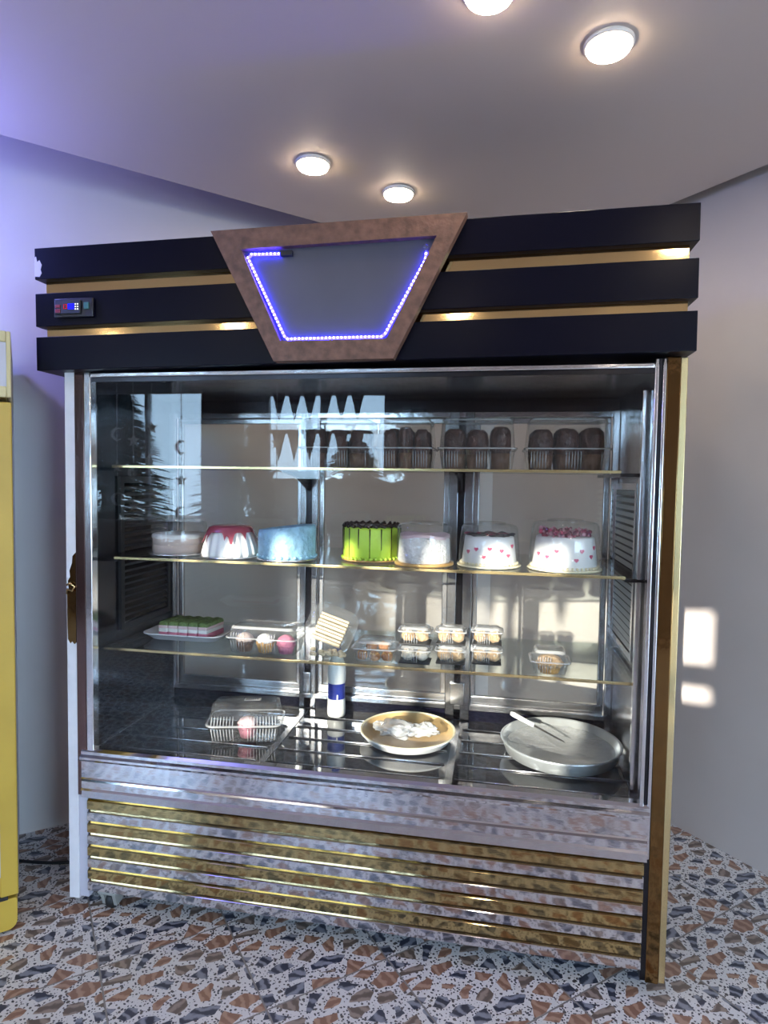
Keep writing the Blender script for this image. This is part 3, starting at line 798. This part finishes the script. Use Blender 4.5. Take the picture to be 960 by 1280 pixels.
clear_box('cookie_box', (1.052, .170, S3+.001), .138, .115, .072, 'clear box of orange-brown cookies right of the tilted wafer box', 'clear boxes on the lower shelf', lid_h=.4)
for k, (dx, dy, dz) in enumerate(((-.042, -.026, .018), (.0, -.028, .016), (.043, -.026, .019), (-.016, .006, .040), (.026, .008, .042))):
    tk = thing('cookie', (1.052+dx, .170+dy, S3+.003), 'round orange-brown cookie, %s in the clear box beside the wafers' % ['front left', 'front middle', 'front right', 'upper left', 'upper right'][k], 'cookie', 'cookies in the clear box')
    b = MB(); b.ball('cookie', (0, 0, dz), .0195, 3, (1, 1, .85), rough=.25, seed=k+3, fr=30); b.build('biscuit', tk)
    b = MB()
    for q in range(7): b.ball('orange', (.012*math.cos(q*.9), -.006+.009*math.sin(q*.9), dz+.011), .004, 1, rough=.4, seed=q)
    b.build('crumbs', tk)

# six small stacked boxes of nutty puffs
lv = ['lower', 'upper']; cn = ['left', 'middle', 'right']
for c, (cx, w, yf) in enumerate(((1.187, .112, .125), (1.305, .104, .148), (1.424, .104, .170))):
    for l in range(2):
        z = S3+.001+l*.064; d = .085; cy = yf+d/2
        t = clear_box('puff_box', (cx, cy, z), w-.013, d-.013, .060, 'small clear box of puffs, %s one of the %s stack on the lower shelf' % (lv[l], cn[c]), 'stacked puff boxes', lid_h=.3, r=.01, flare=.003)
        b = MB(); b.box('rubber', -w/2+.004, w/2-.004, -d/2+.006, d/2-.006, .0022, .0075, .002); o = b.build('black_base', t); o['label'] = 'dark base inset'
        for k in range(2):
            tk = thing('cream_puff', (cx+(k-.5)*.046, cy-.008, z+.0085), 'nut-covered cream puff, %s in the %s box of the %s stack' % (['left', 'right'][k], lv[l], cn[c]), 'puff', 'cream puffs in small boxes')
            pm = 'puff_white' if (l == 0 and c == 0) else 'puff'
            b = MB(); b.ball(pm, (0, 0, .020), .0225, 3, (1, 1, .88), rough=.22, seed=c*5+l*3+k, fr=24); b.build('pastry', tk)
            b = MB()
            for q in range(14):
                a = rnd.random()*2*PI; e = rnd.uniform(.2, 1.3)
                b.ball('puff_white' if q % 2 else 'puff', (.021*math.cos(a)*math.cos(e), .021*math.sin(a)*math.cos(e), .020+.019*math.sin(e)), .0042, 1, rough=.5, seed=q)
            b.build('nut_bits', tk)

clear_box('muffin_case', (1.624, .158, S3+.001), .112, .105, .078, 'small clear box holding one golden muffin, alone at the right of the lower shelf', 'clear boxes on the lower shelf', lid_h=.5)
make_muffin('golden_muffin', 'single golden muffin in the small clear box, right end of the lower shelf', (1.624, .150, S3+.003), 'orange', 'puff', .040, .036, seed=4, flat=.55)

# case floor
ZT = ZF+.0062
t = thing('clamshell_box', (.545, .265, ZT), 'large clear clamshell with a white sticker and a cupcake, on the case floor', 'food box', None, R(14))
b = MB(); b.loft('plastic', [(.22, .12, .0008, .02), (.24, .135, .004, .024), (.262, .155, .058, .03), (.275, .168, .059, .034), (.275, .168, .062, .034)], cap0=True); b.build('tray', t)
b = MB(); b.loft('plastic', [(.276, .169, .063, .034), (.258, .151, .066, .03), (.236, .128, .116, .026), (.215, .108, .122, .022)], cap1=True); b.xf(Matrix.Translation((0, .085, .063)) @ Matrix.Rotation(R(-7), 4, 'X') @ Matrix.Translation((0, -.085, -.060))); lidb = b
lidb.loft('plastic_rim', [(.277, .170, .0625, .034), (.281, .174, .066, .036), (.276, .169, .069, .034), (.262, .155, .068, .03)])
b = MB(); b.box('white', -.032, .028, -.022, .012, .1225, .1235)
for k in range(6): b.box('rubber', -.026+k*.008, -.022+k*.008, -.014, .004, .1236, .1240)
b.xf(Matrix.Translation((.025, .085, .063)) @ Matrix.Rotation(R(-7), 4, 'X') @ Matrix.Translation((0, -.085, -.060))); st = b.build('sticker', t); st['label'] = 'white printed sticker on the lid'
b = lidb
for k in range(22):
    if k in (8, 9, 10, 11): continue
    x = -.115+k*.011; b.tube('plastic_rim', [(x, -.080, .066), (x*.98, -.070, .098)], .0016, 5)
    b.tube('plastic_rim', [(x*.95, -.072, .010), (x, -.080, .056)], .0014, 5)
b.build('lid', t)
make_muffin('cupcake', 'purple-pink cupcake alone inside the clamshell on the case floor', (.556, .252, ZT+.004), 'mauve', 'mauve', .036, .044, group=None, cat='cupcake', seed=9, icing='cream_pink', flat=.5)

t = thing('milk_bottle', (.818, .545, ZF+.0001), 'white plastic milk bottle with a blue label standing on the case floor', 'bottle')
b = MB(); b.lathe('bottle', [(.001, .004), (.020, .003), (.030, .0), (.035, .006), (.037, .020), (.036, .070), (.034, .078), (.034, .138), (.037, .148), (.038, .185), (.034, .215), (.022, .245), (.015, .256), (.014, .270)], n=40, rf=lambda a, r, z: 1+(.03*math.cos(5*a) if z < .03 else 0)); b.build('body', t)
b = MB(); b.lathe('bottle_label', [(.0352, .076), (.0352, .140)], n=40); o = b.build('label_band', t); o['label'] = 'deep blue label band'
b = MB(); b.lathe('white', [(.0355, .080), (.0355, .100)], n=40); 
b.bm.free(); b = MB(); b.box('white', .010, .015, -.0362, -.0352, .078, .098); b.build('label_mark', t)
b = MB(); b.lathe('bottle_label', [(.017, .262), (.017, .282), (.015, .285), (.001, .285)], n=24); b.build('cap', t)

t = thing('round_tray', (1.138, .372, ZT), 'round tan tray with a pale rim holding a crumpled clear bag, on the case floor', 'tray')
b = MB(); b.lathe('bamboo', [(.001, .004), (.130, .004), (.150, .008), (.168, .028), (.172, .034)], n=64); b.build('tray_surface', t)
b = MB(); b.lathe('white', [(.172, .034), (.177, .035), (.178, .031), (.173, .027), (.156, .004), (.148, .0), (.001, .0)], n=64); o = b.build('outer_shell', t); o['label'] = 'white outer side'
b = MB(); b.lathe('board_cream', [(.170, .033), (.174, .0375), (.1785, .035)], n=64); b.build('rim', t)
t = tag(MB().build('plastic_bag') if False else bpy.data.objects.new('plastic_bag', None), 'crumpled clear plastic bag lying in the round tan tray', 'bag'); COL.objects.link(t); t.location = (1.125, .345, ZT+.013)
b = MB(); b.ball('film', (-.03, -.01, .034), .050, 4, (1.5, .9, .62), rough=.55, seed=2, fr=22); b.build('bag_body', t)
b = MB(); b.ball('film', (.072, .02, .026), .036, 4, (1.5, .8, .6), rough=.6, seed=5, fr=26); b.build('bag_neck', t)
b = MB(); b.ball('cream_white', (-.03, -.004, .020), .020, 3, (1.5, .9, .7), rough=.3, seed=8); b.build('contents', t)

t = thing('metal_tray', (1.686, .352, ZT), 'large round grey metal baking tray leaning at the right of the case floor', 'tray')
b = MB(); b.lathe('tin', [(.001, .003), (.176, .003), (.186, .008), (.200, .046), (.2035, .0475), (.2055, .045), (.203, .040), (.190, .004), (.182, .0), (.001, .0)], n=72)
b.xf(Matrix.Translation((0, 0, .004)) @ Matrix.Rotation(R(0), 4, 'X')); b.build('pan', t)
b = MB(); b.lathe('tin', [(.199, .0515), (.204, .0545), (.2085, .0515), (.204, .048)], n=72); b.build('rim', t)
b = MB(); b.lathe('film', [(.001, .020), (.10, .018), (.150, .024), (.185, .030)], n=48, zf=lambda a, r, z: .006*noise.noise(Vector((math.cos(a)*r*30, math.sin(a)*r*30, 1)))); o = b.build('film_sheet', t); o['label'] = 'crinkled clear film across the pan'
t = thing('kitchen_knife', (1.615, .42, ZT+.060), 'knife with a white handle lying across the metal tray edge', 'knife', None, R(-38))
tm = Matrix.Rotation(R(9), 4, 'Y')
b = MB(); b.loft('white', [(.016, .012, -.125, .005), (.019, .014, -.11, .006), (.016, .012, -.06, .005), (.014, .011, -.02, .005)], cap0=True, cap1=True); b.xf(tm @ Matrix.Rotation(R(90), 4, 'Y')); b.build('handle', t)
b = MB(); b.prism('knife', [(-.02, .006), (.10, .004), (.115, -.002), (.10, -.006), (-.02, -.006)], 2, -.0008, .0008); b.xf(tm); b.build('blade', t)

# ------------------------------------------------------------------ yellow drinks fridge (room frame)
fr = thing('drinks_fridge', r2c(-.215-.3, .30+.30, 0), 'tall yellow drinks fridge with a pale lightbox top at the left edge', 'fridge', None, TILE_ROT)
x0, x1, y0, y1 = -.30, .30, -.30, .31
b = MB(); b.box('yellow', x0, x1-.012, y0+.05, y1, .10, 1.76, .006); b.box('lightbox', x1-.012, x1, y0+.05, y1, .10, 1.76, .003); body = b.build('body', fr)
b = MB(); t_ = .052
b.box('yellow', x1-t_, x1, y0, y0+.045, .13, 1.755, .004); b.box('yellow', x0, x0+t_, y0, y0+.045, .13, 1.755, .004)
b.box('yellow', x0+t_, x1-t_, y0, y0+.045, .13, .20, .004); b.box('yellow', x0+t_, x1-t_, y0, y0+.045, 1.68, 1.755, .004)
door = b.build('door', fr)
b = MB(); b.box('fridge_dark', x0+t_, x1-t_, y0+.020, y0+.03, .20, 1.68); b.build('door_pane', door)
b = MB(); b.box('lightbox', x1-t_-.006, x1-t_+.002, y0-.001, y0+.003, .20, 1.68); b.build('inner_trim', door)
b = MB(); b.box('lightbox', x0+.025, x1-.013, y0+.006, y0+.05, 1.805, 1.945); 
lb = b.build('lightbox', fr); lb['label'] = 'pale blank lightbox panel'
b = MB(); b.box('cream', x1-.013, x1, y0, y1, 1.77, 1.98, .004); b.box('cream', x0, x0+.025, y0, y1, 1.77, 1.98, .004); b.box('cream', x0+.025, x1-.013, y0, y1, 1.77, 1.805, .003); b.box('cream', x0+.025, x1-.013, y0, y1, 1.945, 1.98, .003); b.build('lightbox_frame', lb)
b = MB(); b.box('navy', x1-.09, x1-.036, y0-.0012, y0, 1.690, 1.724); o = b.build('sticker', door); o['label'] = 'dark blue sticker with a white mark'
b = MB(); b.box('white', x1-.056, x1-.048, y0-.0020, y0-.0012, 1.698, 1.702); b.box('white', x1-.056, x1-.053, y0-.0020, y0-.0012, 1.702, 1.714); b.box('white', x1-.056, x1-.048, y0-.0020, y0-.0012, 1.711, 1.714); b.build('sticker_mark', door)
b = MB(); b.loft('yellow', [(.60, .115, 0, .04), (.60, .115, .108, .04)], n=8, cap0=True, cap1=True)
b.xf(Matrix.Translation((0, -.30, 0)) @ Matrix.Rotation(R(90), 4, 'X')); b.bm.free()
b = MB()
pts = []
zz0, zz1, rr = .012, .118, .03
for cx_, cz_, a0 in ((x1-.004-rr, zz0+rr, -90), (x1-.004-.008, zz1-.008, 0), (x0+.012, zz1-.008, 90), (x0+.004+rr, zz0+rr, 180)):
    r_ = rr if cz_ < .06 else .008
    for k in range(6):
        a = R(a0+90*k/5); pts.append((cx_+r_*math.cos(a), cz_+r_*math.sin(a)))
b.prism('yellow', pts, 1, y0+.004, y0+.30); b.build('kick_panel', fr)
b = MB(); b.box('rubber', x1-.075, x1-.03, y0+.002, y0+.03, .116, .128, .002); b.build('hinge', fr)
for xx in (x0+.06, x1-.06):
    for yy in (y0+.08, y1-.06):
        b = MB(); b.lathe('rubber', [(.001, 0), (.02, 0), (.022, .01), (.014, .10)], (xx, yy, 0), n=16); b.build('foot', fr)

# power cable on the floor behind
b = MB()
P0, P1 = r2c(-.22, .86, .006), r2c(.16, .40, .006)
pts = []
for k in range(25):
    u = k/24; p = r2c(-.30+.62*u, .80-.16*math.sin(u*PI*.9)-.06*u, .006); pts.append(tuple(p))
b.tube('cable', pts, .006, 8); tag(b.build('power_cable'), 'black power cable lying on the floor between the fridge and the cabinet', 'cable')

# ------------------------------------------------------------------ seen mirrored in the glass: garlands, pennants, trees (one added)
def star(mb, m, c, r, th=.004):
    pts = [(c[0]+(r if k % 2 == 0 else r*.42)*math.sin(k*PI/5), c[2]+(r if k % 2 == 0 else r*.42)*math.cos(k*PI/5)) for k in range(10)]
    mb.prism(m, pts, 1, c[1]-th, c[1]+th)
def moon(mb, m, c, r, th=.004):
    o = [(r*math.cos(R(50+260*k/14)), r*math.sin(R(50+260*k/14))) for k in range(15)]
    i = [(.28*r+.78*r*math.cos(R(55+250*k/14)), .78*r*math.sin(R(55+250*k/14))) for k in range(15)]
    mb.prism(m, [(c[0]+p[0], c[2]+p[1]) for p in o+i[::-1]], 1, c[1]-th, c[1]+th)
gl = [(-2.72, 2.42, 'first', 1), (-2.52, 2.42, 'second', 2), (-2.30, 2.42, 'third', 0), (-1.95, 2.42, 'fourth', 3), (-.86, 2.4, 'fifth', 2)]
for x, zt, w_, v in gl:
    t = thing('hanging_garland', (x, YR+.10, zt), 'white star and moon garland mirrored in the glass, %s from the left' % w_, 'garland', 'garlands mirrored in the glass')
    b = MB(); b.tube('garland', [(0, 0, .3), (0, 0, -1.2)], .004, 5); b.build('string', t)
    for k in range(3):
        zz = -.35-.36*k-.07*v
        b = MB()
        if (k+v) % 2: moon(b, 'garland', (0, -.0, zz), .075)
        else: star(b, 'garland', (0, 0, zz), .075)
        b.build('moon' if (k+v) % 2 else 'star', t)
for i, zt in enumerate((2.44, 2.02)):
    t = thing('pennant_string', (-.95, YR+.08, zt), 'string of dark triangular pennants across the mirrored window, %s row' % ['upper', 'lower'][i], 'bunting', 'bunting mirrored in the glass')
    b = MB(); b.tube('pennant', [(0, 0, 0), (1.10, 0, 0)], .005, 5); b.build('cord', t)
    for k in range(6):
        b = MB(); xx = .03+k*.17
        b.prism('pennant', [(xx, 0), (xx+.15, 0), (xx+.075, -.30)], 1, -.003, .003); b.build('pennant', t)
def tree(x, y, h, r, label, seed):
    t = thing('tree', (x, y, -.01), label, 'tree', 'trees mirrored in the glass')
    rr = random.Random(seed)
    b = MB(); b.tube('bark', [(0, 0, 0), (.05, 0, h*.5), (0, .03, h*.95)], [.16, .10, .02], 8); b.build('trunk', t)
    b = MB(); mi = b.mi('foliage')
    for k in range(1500):
        u = rr.random()**.7; zz = h*(.12+.88*u); ra = r*(1-u)**.8*(.35+.75*rr.random()); a = rr.random()*2*PI
        c = Vector((ra*math.cos(a), ra*math.sin(a), zz-.12*ra)); d1 = Vector((math.cos(a), math.sin(a), -.25)).normalized()*.30; d2 = Vector((-math.sin(a), math.cos(a), rr.uniform(-.5, .5)))*.10
        vs = [b.bm.verts.new(c+q) for q in (-d1*.4-d2*.6, -d1*.4+d2*.6, d1+d2*.15, d1-d2*.15)]
        f = b.bm.faces.new(vs); f.material_index = mi
    b.build('crown', t)
tree(-7.0, -10.5, 4.3, 1.4, 'dark conifer mirrored at the far left of the glass', 1)
tree(-5.5, -8.4, 3.5, .95, 'dark conifer mirrored behind the hanging stars', 2)
tree(-4.3, -11.2, 4.0, .85, 'dark conifer mirrored right of the hanging stars', 3)
tree(.05, -9.6, 3.1, .7, 'slim dark conifer added to hide the sky in the narrow window', 5)  # added tree, blocks mirrored sky in the added window but not the sun
tree(-1.9, -12.5, 2.5, 1.2, 'low dark conifer mirrored below the pennants', 4)

# ------------------------------------------------------------------ light
w = bpy.data.worlds.new('world'); sc.world = w; w.use_nodes = True
nt = w.node_tree; bg = nt.nodes['Background']
tc = nd(nt, 'ShaderNodeTexCoord'); sp = nd(nt, 'ShaderNodeSeparateXYZ'); nt.links.new(tc.outputs['Generated'], sp.inputs[0])
mr = nd(nt, 'ShaderNodeMapRange'); mr.inputs[1].default_value = 0.; mr.inputs[2].default_value = .5; nt.links.new(sp.outputs[2], mr.inputs[0])
mx = nd(nt, 'ShaderNodeMix', data_type='RGBA'); mx.inputs[6].default_value = (.50, .75, 1., 1); mx.inputs[7].default_value = (.42, .64, .95, 1)
nt.links.new(mr.outputs[0], mx.inputs[0]); nt.links.new(mx.outputs[2], bg.inputs['Color'])
bg.inputs['Strength'].default_value = 7.5
def light(name, typ, loc, energy, col=(1, 1, 1), **kw):
    l = bpy.data.lights.new(name, typ); l.energy = energy; l.color = col
    for k, v in kw.items(): setattr(l, k, v)
    o = bpy.data.objects.new(name, l); COL.objects.link(o); o.location = loc; return o
sun = light('sun', 'SUN', (-4, -9, 5), 5.5, (1., .94, .82), angle=R(.6))
sun.rotation_euler = Vector((.30, 1., -.235)).to_track_quat('-Z', 'Y').to_euler()
for i, (x0, x1, z0, z1) in enumerate(OPEN):
    p = light('window_portal', 'AREA', ((x0+x1)/2, YR+.02, (z0+z1)/2), 1., shape='RECTANGLE', size=x1-x0, size_y=z1-z0)
    p.rotation_euler = (R(90), 0, 0); p.data.cycles.is_portal = True
q = r2c(-.75, .45, 2.45)
light('blue_neon', 'POINT', q, 12., (.18, .22, 1.), shadow_soft_size=.06)

# ------------------------------------------------------------------ camera
cam = bpy.data.cameras.new('camera'); co = bpy.data.objects.new('camera', cam); COL.objects.link(co)
cam.sensor_fit = 'VERTICAL'; cam.sensor_height = 24.; cam.lens = 780.3/1280*24.; cam.clip_start = .05
ya, pi_, ro = R(-10.25), -.0491, .0147
fw = Vector((math.sin(ya)*math.cos(pi_), math.cos(ya)*math.cos(pi_), math.sin(pi_)))
rt = Vector((math.cos(ya), -math.sin(ya), 0)); up = rt.cross(fw)
r2 = rt*math.cos(ro)+up*math.sin(ro); u2 = -rt*math.sin(ro)+up*math.cos(ro)
mt = Matrix((r2, u2, -fw)).transposed().to_4x4(); mt.translation = (1.4461, -1.8978, 1.520)
co.matrix_world = mt
sc.camera = co
sc.view_settings.view_transform = 'Standard'; sc.view_settings.look = 'None'
sc.view_settings.exposure = 1.33; sc.view_settings.gamma = 1.0; sc.view_settings.use_curve_mapping = False
cy = sc.cycles
cy.use_denoising = True
cy.max_bounces = 12; cy.transparent_max_bounces = 40; cy.glossy_bounces = 5; cy.diffuse_bounces = 4; cy.sample_clamp_indirect = 6.
cy.caustics_reflective = False; cy.caustics_refractive = False
